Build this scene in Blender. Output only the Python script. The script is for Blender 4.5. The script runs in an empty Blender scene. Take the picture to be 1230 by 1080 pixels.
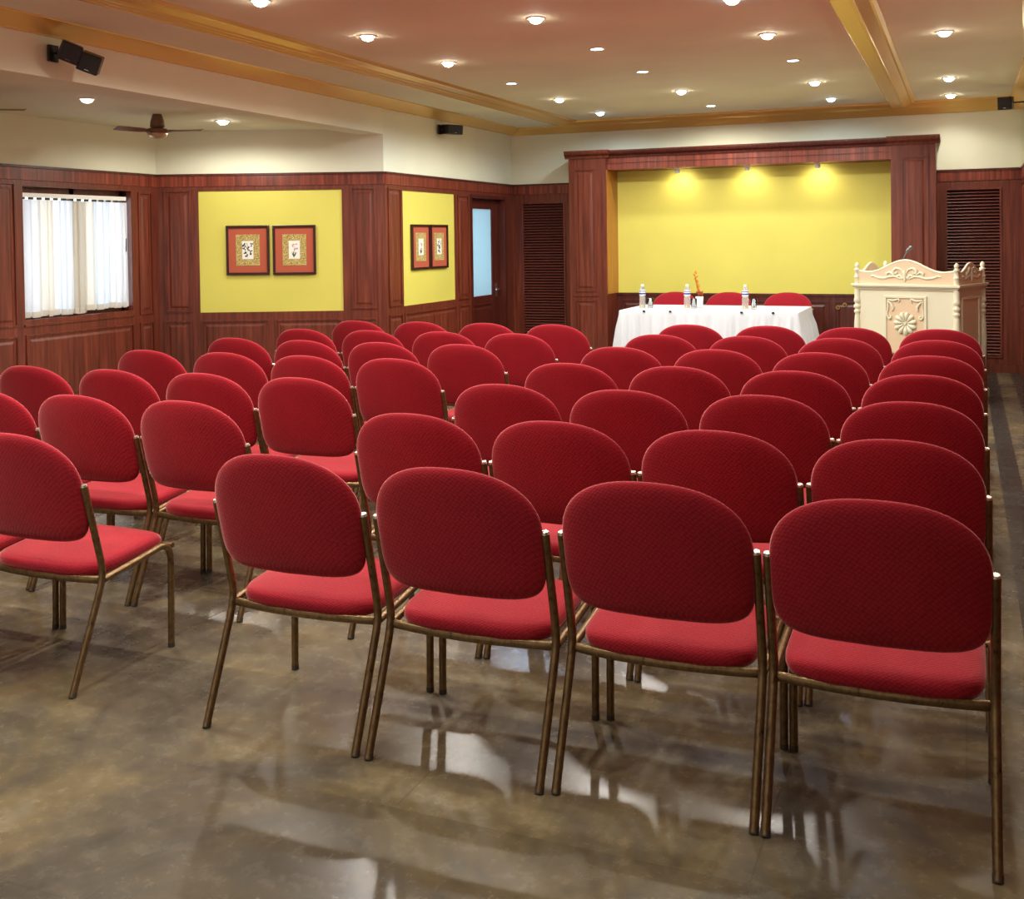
import bpy, math, random
from mathutils import Vector, Matrix
random.seed(7)
PI = math.pi
S = bpy.context.scene
C = S.collection

# ------------------------------------------------------------------ camera, world, exposure
EYE = 1.45
yaw, pitch, roll = -0.395727, -0.0197652, -0.0139346
F = Vector((math.sin(yaw)*math.cos(pitch), math.cos(yaw)*math.cos(pitch), math.sin(pitch)))
R0 = Vector((math.cos(yaw), -math.sin(yaw), 0)); U0 = R0.cross(F)
R = math.cos(roll)*R0 + math.sin(roll)*U0
U = -math.sin(roll)*R0 + math.cos(roll)*U0
cd = bpy.data.cameras.new('camera'); cam = bpy.data.objects.new('camera', cd); C.objects.link(cam)
cam.matrix_world = Matrix(((R.x, U.x, -F.x, 0), (R.y, U.y, -F.y, 0), (R.z, U.z, -F.z, EYE), (0, 0, 0, 1)))
cd.sensor_width = 36; cd.sensor_fit = 'HORIZONTAL'
cd.lens = 36*1300/1230; cd.shift_y = -(540-312.28)/1230; cd.clip_start = 0.05
S.camera = cam

FILL = 0.6            # soft light from the open end of the room behind the camera
LAMP = 76.0            # watts of one ceiling downlight
wd = bpy.data.worlds.new('world'); S.world = wd; wd.use_nodes = True
bg = wd.node_tree.nodes['Background']; bg.inputs[0].default_value = (1.0, 0.93, 0.82, 1); bg.inputs[1].default_value = FILL
S.view_settings.view_transform = 'Standard'; S.view_settings.look = 'None'
S.view_settings.exposure = 0.0; S.view_settings.gamma = 1; S.view_settings.use_curve_mapping = False

def area(name, loc, rot, sx, sy, w, col):
    l = bpy.data.lights.new(name, 'AREA'); l.shape = 'RECTANGLE'; l.size = sx; l.size_y = sy; l.energy = w; l.color = col
    o = bpy.data.objects.new(name, l); C.objects.link(o); o.location = loc; o.rotation_euler = rot
    return o
area('daylight_window', (-7.6, 7.22, 1.45), (0, -PI/2, 0), 1.3, 1.5, 24, (0.86, 0.93, 1.0))
area('daylight_door', (-5.75, 11.45, 1.3), (0, -PI/2, 0), 1.2, 0.9, 8, (0.72, 0.9, 1.0))

# ------------------------------------------------------------------ materials
def lin(r, g, b):
    f = lambda c: ((c/255+0.055)/1.055)**2.4 if c > 10 else c/255/12.92
    return (f(r), f(g), f(b), 1)
def mat(name, col, rough=0.5, metal=0.0, **kw):
    m = bpy.data.materials.new(name); m.use_nodes = True
    b = m.node_tree.nodes['Principled BSDF']
    b.inputs['Base Color'].default_value = col; b.inputs['Roughness'].default_value = rough; b.inputs['Metallic'].default_value = metal
    for k, v in kw.items(): b.inputs[k.replace('_', ' ')].default_value = v
    return m
def N(m, t, **kw):
    n = m.node_tree.nodes.new(t)
    for k, v in kw.items():
        if k in n.inputs: n.inputs[k].default_value = v
        else: setattr(n, k, v)
    return n
def LK(m, a, b): m.node_tree.links.new(a, b)
def bsdf(m): return m.node_tree.nodes['Principled BSDF']
def coords(m, scale):
    tc = N(m, 'ShaderNodeTexCoord'); mp = N(m, 'ShaderNodeMapping'); mp.inputs['Scale'].default_value = scale
    LK(m, tc.outputs['Object'], mp.inputs['Vector']); return mp.outputs['Vector']
def ramp(m, fac, stops):
    r = N(m, 'ShaderNodeValToRGB'); e = r.color_ramp.elements
    while len(e) < len(stops): e.new(0.5)
    for i, (p, c) in enumerate(stops): e[i].position = p; e[i].color = c
    LK(m, fac, r.inputs['Fac']); return r.outputs['Color']
def mixc(m, fac, a, b, mode='MIX'):
    x = N(m, 'ShaderNodeMix'); x.data_type = 'RGBA'; x.blend_type = mode
    for sock, v in ((x.inputs['Factor'], fac), (x.inputs['A'] if False else x.inputs[6], a), (x.inputs[7], b)):
        if hasattr(v, 'links'): LK(m, v, sock)
        else: sock.default_value = v
    return x.outputs[2]
def bump(m, h, strength, dist=0.01):
    b = N(m, 'ShaderNodeBump'); b.inputs['Strength'].default_value = strength; b.inputs['Distance'].default_value = dist
    LK(m, h, b.inputs['Height']); LK(m, b.outputs['Normal'], bsdf(m).inputs['Normal'])

def wood_mat(name, dark, mid, light, sx=34, sz=1.6, strips=0.0):
    m = mat(name, mid, 0.36)
    v = coords(m, (sx, sx, sz))
    n = N(m, 'ShaderNodeTexNoise', Scale=1.0, Detail=5.0, Roughness=0.62); LK(m, v, n.inputs['Vector'])
    c = ramp(m, n.outputs['Fac'], [(0.28, dark), (0.52, mid), (0.75, light)])
    v2 = coords(m, (1.3, 1.3, 0.5)); n2 = N(m, 'ShaderNodeTexNoise', Scale=1.0, Detail=2.0); LK(m, v2, n2.inputs['Vector'])
    c2 = ramp(m, n2.outputs['Fac'], [(0.3, (0.72, 0.68, 0.66, 1)), (0.7, (1.1, 1.08, 1.05, 1))])
    c = mixc(m, 0.8, c, c2, 'MULTIPLY')
    if strips:
        v3 = coords(m, (22, 22, 0.01)); n3 = N(m, 'ShaderNodeTexNoise', Scale=1.0, Detail=0.0); LK(m, v3, n3.inputs['Vector'])
        c3 = ramp(m, n3.outputs['Fac'], [(0.35, (0.6, 0.55, 0.55, 1)), (0.65, (1.25, 1.2, 1.2, 1))])
        c = mixc(m, strips, c, c3, 'MULTIPLY')
    LK(m, c, bsdf(m).inputs['Base Color'])
    bump(m, n.outputs['Fac'], 0.12, 0.002)
    return m
WOOD = wood_mat('mahogany', lin(76, 31, 20), lin(110, 49, 33), lin(138, 68, 47))
FRIEZE = wood_mat('mahogany_veneer_strips', lin(88, 34, 22), lin(128, 56, 38), lin(156, 80, 56), sx=60, strips=0.8)
DARKWOOD = wood_mat('dark_mahogany', lin(58, 20, 14), lin(84, 32, 22), lin(108, 46, 32))
REVEAL_LIT = wood_mat('spotlit_reveal_wood', lin(150, 92, 34), lin(184, 122, 50), lin(200, 142, 66))  # orange glow from spotlights and yellow wall, put into the reveal's wood colour

def paint(name, col, rough=0.75, var=0.06):
    m = mat(name, col, rough)
    v = coords(m, (1.1, 1.1, 1.1)); n = N(m, 'ShaderNodeTexNoise', Scale=1.0, Detail=4.0); LK(m, v, n.inputs['Vector'])
    lo = tuple(c*(1-var) for c in col[:3])+(1,); hi = tuple(min(1, c*(1+var)) for c in col[:3])+(1,)
    LK(m, ramp(m, n.outputs['Fac'], [(0.3, lo), (0.7, hi)]), bsdf(m).inputs['Base Color'])
    v2 = coords(m, (160, 160, 160)); n2 = N(m, 'ShaderNodeTexNoise', Scale=1.0, Detail=2.0); LK(m, v2, n2.inputs['Vector'])
    bump(m, n2.outputs['Fac'], 0.05, 0.002)
    return m
CREAM = paint('cream_paint', (0.82, 0.83, 0.65, 1))
CEIL = paint('beige_ceiling_paint', (0.84, 0.81, 0.60, 1))
YELLOW = paint('yellow_paint', (0.68, 0.62, 0.115, 1), 0.6)
GOLD = mat('gold_trim_paint', (0.86, 0.58, 0.18, 1), 0.26, 0.35)

def floor_mat():
    m = mat('polished_stone_floor', (0.2, 0.15, 0.09, 1), 0.16)
    b = bsdf(m)
    v = coords(m, (1, 1, 1))
    n1 = N(m, 'ShaderNodeTexNoise', Scale=1.1, Detail=6.0, Roughness=0.65, Distortion=0.6); LK(m, v, n1.inputs['Vector'])
    base = ramp(m, n1.outputs['Fac'], [(0.30, lin(50, 47, 41)), (0.45, lin(94, 88, 76)), (0.56, lin(118, 106, 80)), (0.70, lin(148, 143, 130))])
    n2 = N(m, 'ShaderNodeTexNoise', Scale=14.0, Detail=8.0, Roughness=0.7); LK(m, v, n2.inputs['Vector'])
    g = ramp(m, n2.outputs['Fac'], [(0.3, (0.62, 0.6, 0.58, 1)), (0.7, (1.2, 1.18, 1.15, 1))])
    c = mixc(m, 0.75, base, g, 'MULTIPLY')
    # slabs, each a little lighter or darker, with faint joints
    mp = N(m, 'ShaderNodeMapping'); mp.inputs['Rotation'].default_value = (0, 0, 0.0)
    LK(m, v, mp.inputs['Vector'])
    br = N(m, 'ShaderNodeTexBrick', Scale=1.0); br.offset = 0.5
    br.inputs['Brick Width'].default_value = 0.9; br.inputs['Row Height'].default_value = 0.6; br.inputs['Mortar Size'].default_value = 0.0025
    br.inputs['Color1'].default_value = (0.78, 0.76, 0.74, 1); br.inputs['Color2'].default_value = (1.12, 1.1, 1.06, 1); br.inputs['Mortar'].default_value = (0.72, 0.70, 0.68, 1)
    LK(m, mp.outputs['Vector'], br.inputs['Vector'])
    c = mixc(m, 0.8, c, br.outputs['Color'], 'MULTIPLY')
    # two dark border stripes of stone along the right-hand aisle
    sp = N(m, 'ShaderNodeSeparateXYZ'); LK(m, v, sp.inputs[0])
    def band(lo, hi):
        a = N(m, 'ShaderNodeMath', operation='GREATER_THAN'); LK(m, sp.outputs[0], a.inputs[0]); a.inputs[1].default_value = lo
        d = N(m, 'ShaderNodeMath', operation='LESS_THAN'); LK(m, sp.outputs[0], d.inputs[0]); d.inputs[1].default_value = hi
        e = N(m, 'ShaderNodeMath', operation='MULTIPLY'); LK(m, a.outputs[0], e.inputs[0]); LK(m, d.outputs[0], e.inputs[1]); return e.outputs[0]
    s = N(m, 'ShaderNodeMath', operation='ADD'); LK(m, band(0.19, 0.30), s.inputs[0]); LK(m, band(0.43, 0.55), s.inputs[1])
    c = mixc(m, s.outputs[0], c, mixc(m, 0.5, lin(58, 56, 52), g, 'MULTIPLY'))
    LK(m, c, b.inputs['Base Color'])
    rr = N(m, 'ShaderNodeMapRange'); rr.inputs['To Min'].default_value = 0.19; rr.inputs['To Max'].default_value = 0.34
    LK(m, n2.outputs['Fac'], rr.inputs['Value']); LK(m, rr.outputs[0], b.inputs['Roughness'])
    b.inputs['Specular IOR Level'].default_value = 0.42
    n3 = N(m, 'ShaderNodeTexNoise', Scale=5.0, Detail=3.0); LK(m, v, n3.inputs['Vector'])
    bump(m, n3.outputs['Fac'], 0.06, 0.01)
    return m
FLOOR = floor_mat()

def fabric_mat():
    m = mat('red_honeycomb_fabric', lin(150, 26, 46), 0.85)
    b = bsdf(m); b.inputs['Sheen Weight'].default_value = 0.9; b.inputs['Sheen Roughness'].default_value = 0.35; b.inputs['Sheen Tint'].default_value = (1.0, 0.42, 0.42, 1)
    b.inputs['Specular IOR Level'].default_value = 0.15
    v0 = coords(m, (1, 1, 1)); sp = N(m, 'ShaderNodeSeparateXYZ'); LK(m, v0, sp.inputs[0])
    ad = N(m, 'ShaderNodeMath', operation='ADD'); LK(m, sp.outputs[1], ad.inputs[0]); LK(m, sp.outputs[2], ad.inputs[1])
    cb = N(m, 'ShaderNodeCombineXYZ'); LK(m, sp.outputs[0], cb.inputs[0]); LK(m, ad.outputs[0], cb.inputs[1])
    mp2 = N(m, 'ShaderNodeMapping'); mp2.inputs['Scale'].default_value = (88, 135, 1); mp2.inputs['Rotation'].default_value = (0, 0, 0.6); LK(m, cb.outputs[0], mp2.inputs['Vector'])
    vo = N(m, 'ShaderNodeTexVoronoi', Scale=1.0, Randomness=0.25); vo.voronoi_dimensions = '2D'; LK(m, mp2.outputs['Vector'], vo.inputs['Vector'])
    c = ramp(m, vo.outputs['Distance'], [(0.1, lin(170, 34, 47)), (0.75, lin(128, 23, 36))])
    v2 = coords(m, (5, 5, 5)); n = N(m, 'ShaderNodeTexNoise', Scale=1.0, Detail=3.0); LK(m, v2, n.inputs['Vector'])
    c = mixc(m, 0.5, c, ramp(m, n.outputs['Fac'], [(0.3, (0.8, 0.78, 0.85, 1)), (0.7, (1.15, 1.1, 1.05, 1))]), 'MULTIPLY')
    LK(m, c, b.inputs['Base Color']); bump(m, vo.outputs['Distance'], 0.25, -0.003)
    return m
FABRIC = fabric_mat()
def bronze_mat():
    m = mat('worn_bronze_tube', lin(120, 92, 58), 0.34, 0.75)
    v = coords(m, (70, 70, 45)); n = N(m, 'ShaderNodeTexNoise', Scale=1.0, Detail=5.0, Roughness=0.7); LK(m, v, n.inputs['Vector'])
    LK(m, ramp(m, n.outputs['Fac'], [(0.30, lin(60, 46, 36)), (0.42, lin(116, 90, 60)), (0.7, lin(140, 114, 78))]), bsdf(m).inputs['Base Color'])
    return m
BRONZE = bronze_mat()
TIP = mat('bright_metal_tip', (0.62, 0.57, 0.48, 1), 0.25, 0.8)
RUBBER = mat('dark_brown_rubber', (0.05, 0.038, 0.028, 1), 0.6)
BLACK = mat('black_plastic', (0.012, 0.012, 0.014, 1), 0.35)
CHROME = mat('brushed_steel', (0.75, 0.74, 0.72, 1), 0.22, 1.0)
WHITE = mat('white_enamel', (0.85, 0.84, 0.8, 1), 0.35)
LOUVRE = mat('dark_louvre_wood', lin(108, 54, 44), 0.4)
VOID = mat('duct_darkness', (0.02, 0.012, 0.01, 1), 0.9)
def cloth_mat():
    m = mat('white_cotton', (0.68, 0.71, 0.76, 1), 0.8, Sheen_Weight=0.2)
    v = coords(m, (300, 300, 300)); n = N(m, 'ShaderNodeTexNoise', Scale=1.0); LK(m, v, n.inputs['Vector']); bump(m, n.outputs['Fac'], 0.08, 0.002); return m
CLOTH = cloth_mat()
GLASS = mat('clear_glass', (0.96, 0.98, 0.98, 1), 0.02, Transmission_Weight=1.0, IOR=1.45)
def frosted(name, col):
    m = bpy.data.materials.new(name); m.use_nodes = True; nt = m.node_tree; nt.nodes.clear()
    o = nt.nodes.new('ShaderNodeOutputMaterial'); t = nt.nodes.new('ShaderNodeBsdfTranslucent'); d = nt.nodes.new('ShaderNodeBsdfDiffuse'); x = nt.nodes.new('ShaderNodeMixShader')
    t.inputs[0].default_value = col; d.inputs[0].default_value = col; x.inputs[0].default_value = 0.45
    nt.links.new(t.outputs[0], x.inputs[1]); nt.links.new(d.outputs[0], x.inputs[2]); nt.links.new(x.outputs[0], o.inputs[0]); return m
FROST = frosted('frosted_blue_glass', (0.62, 0.82, 0.92, 1))
SLATS = [frosted('blind_fabric_white', (0.86, 0.88, 0.92, 1)), frosted('blind_fabric_blue_white', (0.78, 0.85, 0.95, 1)), frosted('blind_fabric_ivory', (0.84, 0.80, 0.72, 1)), frosted('blind_fabric_tan', (0.62, 0.56, 0.46, 1))]
IVORY = mat('ivory_lacquer', (0.72, 0.68, 0.50, 1), 0.42)
PEACH = mat('peach_lacquer', (0.70, 0.52, 0.34, 1), 0.5)
def emit(name, col, s):
    m = mat(name, (0.9, 0.9, 0.9, 1), 0.3); b = bsdf(m); b.inputs['Emission Color'].default_value = col; b.inputs['Emission Strength'].default_value = s; return m
WARMCOL, COOLCOL = (1.0, 0.95, 0.84), (0.70, 0.86, 1.0)
LENS_W = emit('warm_lamp_lens', (1.0, 0.92, 0.78, 1), 45); LENS_C = emit('cool_lamp_lens', (0.62, 0.82, 1.0, 1), 22); LENS_D = emit('dim_lamp_lens', (1.0, 0.9, 0.7, 1), 2.5)

# ------------------------------------------------------------------ mesh builder
class MB:
    def __init__(s): s.v = []; s.f = []; s.m = []; s.sm = []
    def add(s, vs, fs, mi=0, smooth=False):
        o = len(s.v); s.v += [tuple(v) for v in vs]
        for f in fs: s.f.append([i+o for i in f]); s.m.append(mi); s.sm.append(smooth)
        return s
    def box(s, x0, x1, y0, y1, z0, z1, mi=0):
        return s.add([(x0,y0,z0),(x1,y0,z0),(x1,y1,z0),(x0,y1,z0),(x0,y0,z1),(x1,y0,z1),(x1,y1,z1),(x0,y1,z1)],
                     [(0,3,2,1),(4,5,6,7),(0,1,5,4),(1,2,6,5),(2,3,7,6),(3,0,4,7)], mi)
    def frustum(s, a, b, mi=0):   # a, b: two matching quads
        return s.add(list(a)+list(b), [(3,2,1,0),(4,5,6,7),(0,1,5,4),(1,2,6,5),(2,3,7,6),(3,0,4,7)], mi)
    def panel(s, x0, x1, z0, z1, y=0.0, bead=0.016, proud=0.012, field=True, mi=0):
        """bead frame and raised field on a surface facing -y"""
        b = bead
        for (X0, X1, Z0, Z1) in ((x0, x1, z0, z0+b), (x0, x1, z1-b, z1), (x0, x0+b, z0+b, z1-b), (x1-b, x1, z0+b, z1-b)):
            s.box(X0, X1, y-proud, y+0.002, Z0, Z1, mi)
        if field and x1-x0 > 0.15 and z1-z0 > 0.12:
            i, j = b+0.02, b+0.045
            q = lambda e, yy: [(x0+e, yy, z0+e), (x1-e, yy, z0+e), (x1-e, yy, z1-e), (x0+e, yy, z1-e)]
            s.frustum(q(i, y+0.002), q(j, y-0.008), mi)
        return s
    def tube(s, pts, r, n=10, caps=True, mi=0, flat=1.0):
        P = [Vector(p) for p in pts]; rings = []; up = None
        for i, p in enumerate(P):
            t = ((P[i+1]-p) if i < len(P)-1 else (p-P[i-1]))
            if 0 < i < len(P)-1: t = (P[i+1]-p).normalized()+(p-P[i-1]).normalized()
            t.normalize()
            if up is None:
                up = Vector((0, 0, 1)) if abs(t.z) < 0.9 else Vector((1, 0, 0))
            a = up - t*up.dot(t); a.normalize(); up = a; b = t.cross(a)
            rr = r[i] if isinstance(r, (list, tuple)) else r
            rings.append([p + a*math.cos(2*PI*k/n)*rr + b*math.sin(2*PI*k/n)*rr*flat for k in range(n)])
        vs = [v for g in rings for v in g]
        fs = [(i*n+k, i*n+(k+1) % n, (i+1)*n+(k+1) % n, (i+1)*n+k) for i in range(len(P)-1) for k in range(n)]
        s.add(vs, fs, mi, True)
        if caps: s.add(rings[0], [tuple(range(n))[::-1]], mi); s.add(rings[-1], [tuple(range(n))], mi)
        return s
    def lathe(s, prof, n=24, c=(0, 0, 0), mi=0, caps=True):
        vs = [(c[0]+r*math.cos(2*PI*k/n), c[1]+r*math.sin(2*PI*k/n), c[2]+z) for r, z in prof for k in range(n)]
        fs = [(i*n+k, i*n+(k+1) % n, (i+1)*n+(k+1) % n, (i+1)*n+k) for i in range(len(prof)-1) for k in range(n)]
        s.add(vs, fs, mi, True)
        if caps:
            s.add(vs[:n], [tuple(range(n))[::-1]], mi); s.add(vs[-n:], [tuple(range(n))], mi)
        return s
    def prism_y(s, poly, y0, y1, mi=0):   # polygon in x,z pushed through y
        n = len(poly)
        vs = [(x, y0, z) for x, z in poly]+[(x, y1, z) for x, z in poly]
        return s.add(vs, [tuple(range(n)), tuple(range(2*n-1, n-1, -1))]+[(i, n+i, n+(i+1) % n, (i+1) % n) for i in range(n)], mi)
    def prism_x(s, poly, x0, x1, mi=0):   # polygon in y,z pushed through x
        n = len(poly)
        vs = [(x0, y, z) for y, z in poly]+[(x1, y, z) for y, z in poly]
        return s.add(vs, [tuple(range(n))[::-1], tuple(range(n, 2*n))]+[(i, (i+1) % n, n+(i+1) % n, n+i) for i in range(n)], mi)
    def build(s, name, mats, parent=None, loc=None, rz=None, bevel=0):
        me = bpy.data.meshes.new(name); me.from_pydata(s.v, [], s.f)
        for m in (mats if isinstance(mats, (list, tuple)) else [mats]): me.materials.append(m)
        for p, i, q in zip(me.polygons, s.m, s.sm): p.material_index = i; p.use_smooth = q
        import bmesh
        bm = bmesh.new(); bm.from_mesh(me); bmesh.ops.recalc_face_normals(bm, faces=bm.faces); bm.to_mesh(me); bm.free()
        o = bpy.data.objects.new(name, me); C.objects.link(o)
        if parent: o.parent = parent
        if loc: o.location = loc
        if rz is not None: o.rotation_euler = (0, 0, rz)
        if bevel:
            b = o.modifiers.new('bevel', 'BEVEL'); b.width = bevel; b.segments = 2; b.limit_method = 'ANGLE'
        return o
def tag(o, label, cat, group=None):
    o['label'] = label; o['category'] = cat
    if group: o['group'] = group
    return o
def thing(name, label, cat, loc=(0, 0, 0), rz=0, group=None):
    o = bpy.data.objects.new(name, None); C.objects.link(o); o.empty_display_size = 0.1
    o.location = loc; o.rotation_euler = (0, 0, rz); return tag(o, label, cat, group)
def struct(o): o['kind'] = 'structure'; return o
def copy_tree(o, parent=None):
    c = o.copy(); C.objects.link(c)
    if parent: c.parent = parent
    for ch in list(o.children): copy_tree(ch, c)
    return c

# ------------------------------------------------------------------ the room
BY, LX, WX, RX, RY = 12.2, -5.08, -7.08, 0.55, -2.5       # far wall, left wall, window wall, right wall, open end
WZ, SZ, TZ, BZ = 2.105, 2.78, 2.825, 2.515                # panelling top, soffit, tray ceiling, bay ceiling
struct(MB().box(WX-0.3, RX+0.2, RY, BY+0.3, -0.12, 0).build('floor', FLOOR))
struct(MB().box(-4.42, RX+0.2, RY, BY+0.2, TZ, TZ+0.1).build('ceiling', CEIL))
struct(MB().box(LX-0.02, -4.40, RY, BY+0.2, SZ, SZ+0.1).build('ceiling_soffit', CREAM))
bay_poly = [(WX-0.1, RY), (LX-0.2, RY), (LX-0.2, 9.0), (WX-0.1, 8.2)]
b = MB(); n = len(bay_poly)
b.add([(x, y, BZ) for x, y in bay_poly]+[(x, y, BZ+0.1) for x, y in bay_poly], [(0, 3, 2, 1), (4, 5, 6, 7)]+[(i, (i+1) % 4, 4+(i+1) % 4, 4+i) for i in range(4)])
struct(b.build('ceiling_bay', CREAM))
# beam between bay and hall: a downstand in cream plaster
struct(MB().box(LX-0.25, LX-0.02, RY, 9.063, 2.462, SZ).build('wall_beam', CREAM))

def wall(name, loc, rz, x0, x1, z0, z1, y0=0.02, y1=0.2, m=CREAM, extra=None):
    b = MB(); b.box(x0, x1, y0, y1, z0, z1)
    if extra: extra(b)
    return struct(b.build(name, m, None, loc, rz))
def panelling(name, loc, rz, rects, panels, x0, x1, frieze=None):
    """rects: solid wood x0,x1,z0,z1; panels: raised panels"""
    b = MB()
    for r in rects: b.box(r[0], r[1], 0.0, 0.06, r[2], r[3])
    for p in panels: b.panel(*p)
    b.box(x0, x1, -0.016, 0.0, 0.0, 0.085)                                       # skirting
    o = struct(b.build(name, WOOD, None, loc, rz))
    f = MB(); fx0, fx1 = frieze or (x0, x1)
    f.box(fx0, fx1, -0.008, 0.0, 1.985, 2.085); f.build('frieze', FRIEZE, o)
    c = MB(); c.box(fx0, fx1, -0.018, 0.03, 2.085, WZ); c.build('capping', DARKWOOD, o)
    return o

# far wall
wall('wall_far', (0, BY, 0), 0, LX-0.2, RX+0.2, WZ-0.02, TZ+0.05, 0.02)
struct(MB().box(-3.80, -0.66, 0.0, 0.2, 0.79, 2.3).build('wall_alcove', YELLOW, None, (0, BY, 0), 0))
panelling('trim_1', (0, BY, 0), 0, [(LX, -4.955, 0, WZ), (-4.40, -4.0, 0, WZ), (-4.955, -4.40, 0, 0.15), (-4.955, -4.40, 1.885, WZ)], [], LX, -4.2)
panelling('trim_2', (0, BY, 0), 0, [(-0.5, -0.18, 0, WZ), (0.36, RX, 0, WZ), (-0.18, 0.36, 0, 0.15), (-0.18, 0.36, 1.91, WZ)], [], -0.255, RX)
# dado of the alcove
w = MB(); w.box(-3.80, -0.66, -0.03, 0.0, 0, 0.79); w.box(-3.76, -0.68, -0.045, 0.0, 0.775, 0.80); w.box(-3.76, -0.68, -0.045, 0, 0, 0.085)
for k in range(5):
    a = -3.70+k*0.60; w.panel(a, a+0.54, 0.13, 0.72, -0.03)
struct(w.build('trim_3', DARKWOOD, None, (0, BY, 0), 0))
# louvre grilles
def louvre(x0, x1, z0, z1, label):
    t = thing('louvre_grille', label, 'vent', (0, BY, 0))
    f = MB(); b_ = 0.02
    for q in ((x0, x1, z0, z0+b_), (x0, x1, z1-b_, z1), (x0, x0+b_, z0+b_, z1-b_), (x1-b_, x1, z0+b_, z1-b_)): f.box(q[0], q[1], -0.015, 0.05, q[2], q[3])
    f.build('frame', WOOD, t)
    s = MB(); n = int((z1-z0-0.04)/0.033)
    for k in range(n):
        z = z0+0.03+k*(z1-z0-0.05)/n
        s.frustum([(x0+b_, -0.006, z), (x1-b_, -0.006, z), (x1-b_, -0.002, z+0.005), (x0+b_, -0.002, z+0.005)],
                  [(x0+b_, 0.026, z+0.016), (x1-b_, 0.026, z+0.016), (x1-b_, 0.03, z+0.021), (x0+b_, 0.03, z+0.021)])
    s.build('slat_set', LOUVRE, t)
    MB().box(x0, x1, 0.045, 0.06, z0, z1).build('duct_backing', VOID, t)
louvre(-4.955, -4.40, 0.15, 1.885, 'dark slatted grille in the panelling between door and wooden surround')
louvre(-0.18, 0.36, 0.15, 1.91, 'dark slatted grille in the panelling behind the lectern')

# wooden surround of the alcove
FY = 11.78
su = MB()
def column(b, x0, x1, px0, px1):
    b.box(x0, x1, FY, BY+0.0, 0, 2.37)
    b.panel(px0, px1, 0.83, 2.235, FY); b.panel(px0, px1, 0.12, 0.735, FY); b.box(x0-0.012, x1+0.012, FY-0.014, FY, 0, 0.085)
    b.box(px0-0.03, px1+0.03, FY-0.012, FY, 0.775, 0.795)
    b.prism_x([(FY+0.02, 2.355), (FY-0.012, 2.355), (FY-0.016, 2.375), (FY-0.04, 2.40), (FY-0.05, 2.425), (FY-0.05, 2.442), (FY+0.02, 2.442)], x0-0.04, x1+0.04)
    b.box(x0-0.04, x1+0.04, FY+0.02, BY, 2.40, 2.442)
column(su, -4.20, -3.752, -4.135, -3.875); column(su, -0.69, -0.258, -0.592, -0.33)
surround = struct(su.build('trim_4', WOOD))
l = MB(); LY = FY+0.035
l.box(-3.752, -0.69, LY, BY, 2.215, 2.37); l.build('lintel', FRIEZE, surround)
l = MB(); l.box(-3.752, -0.69, LY-0.006, LY, 2.288, 2.292)
l.prism_x([(LY+0.02, 2.352), (LY-0.012, 2.352), (LY-0.016, 2.372), (LY-0.04, 2.395), (LY-0.05, 2.42), (LY-0.05, 2.436), (LY+0.02, 2.436)], -3.752, -0.69)
l.box(-3.752, -0.69, LY+0.02, BY, 2.37, 2.436); l.build('cornice', DARKWOOD, surround)
MB().box(-3.752, -3.744, FY+0.02, BY, 0.8, 2.214).build('reveal', REVEAL_LIT, surround)

# left wall beside the hall, rotated so that local x runs towards the far wall
P_L = (LX, 9.05, 0); yl = lambda Y: Y-9.05
wall('wall_left', P_L, PI/2, 0.013, yl(BY)+0.1, WZ-0.02, TZ)
dy0, dy1 = yl(11.0), yl(11.95)
tl = panelling('trim_5', P_L, PI/2, [(0, yl(9.395), 0, WZ), (yl(9.395), yl(10.575), 0, 0.80), (yl(9.395), yl(10.575), 1.94, WZ), (yl(10.575), dy0, 0, WZ), (dy0, dy1, 1.925, WZ), (dy1, yl(BY), 0, WZ)],
    [(yl(9.095), yl(9.357), 0.81, 1.955), (yl(9.095), yl(9.357), 0.12, 0.73), (yl(9.40), yl(10.57), 0.12, 0.73), (yl(10.637), yl(10.915), 0.79, 1.935), (yl(10.637), yl(10.915), 0.12, 0.73)],
    0, dy0, (0, yl(BY)))
MB().box(yl(9.395), yl(10.575), 0.012, 0.06, 0.80, 1.94).build('yellow_board', YELLOW, tl)
# door set back in its opening
j = MB(); j.box(dy0-0.03, dy0+0.012, -0.010, 0.2, 0, 1.95); j.box(dy1-0.012, dy1+0.03, -0.010, 0.2, 0, 1.95); j.box(dy0+0.012, dy1-0.012, -0.010, 0.2, 1.913, 1.95)
struct(j.build('trim_6', DARKWOOD, None, P_L, PI/2))
gx0, gx1 = yl(11.14), yl(11.745)
d = MB(); d.box(dy0+0.014, gx0, 0.08, 0.12, 0.004, 1.911); d.box(gx1, dy1-0.014, 0.08, 0.12, 0.004, 1.911); d.box(gx0, gx1, 0.08, 0.12, 0.004, 0.79); d.box(gx0, gx1, 0.08, 0.12, 1.80, 1.911)
d.panel(gx0+0.03, gx1-0.03, 0.15, 0.70, 0.08)
door = struct(d.build('door_1', DARKWOOD, None, P_L, PI/2))
MB().box(gx0, gx1, 0.095, 0.105, 0.79, 1.80).build('glass_pane', FROST, door)
h = MB(); hx = yl(11.85); h.box(hx-0.02, hx+0.02, 0.072, 0.08, 0.76, 0.92); h.tube([(hx, 0.08, 0.85), (hx, 0.03, 0.85), (hx-0.02, 0.022, 0.85), (hx-0.13, 0.022, 0.852)], 0.011, 10)
h.build('door_handle', CHROME, door)

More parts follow.
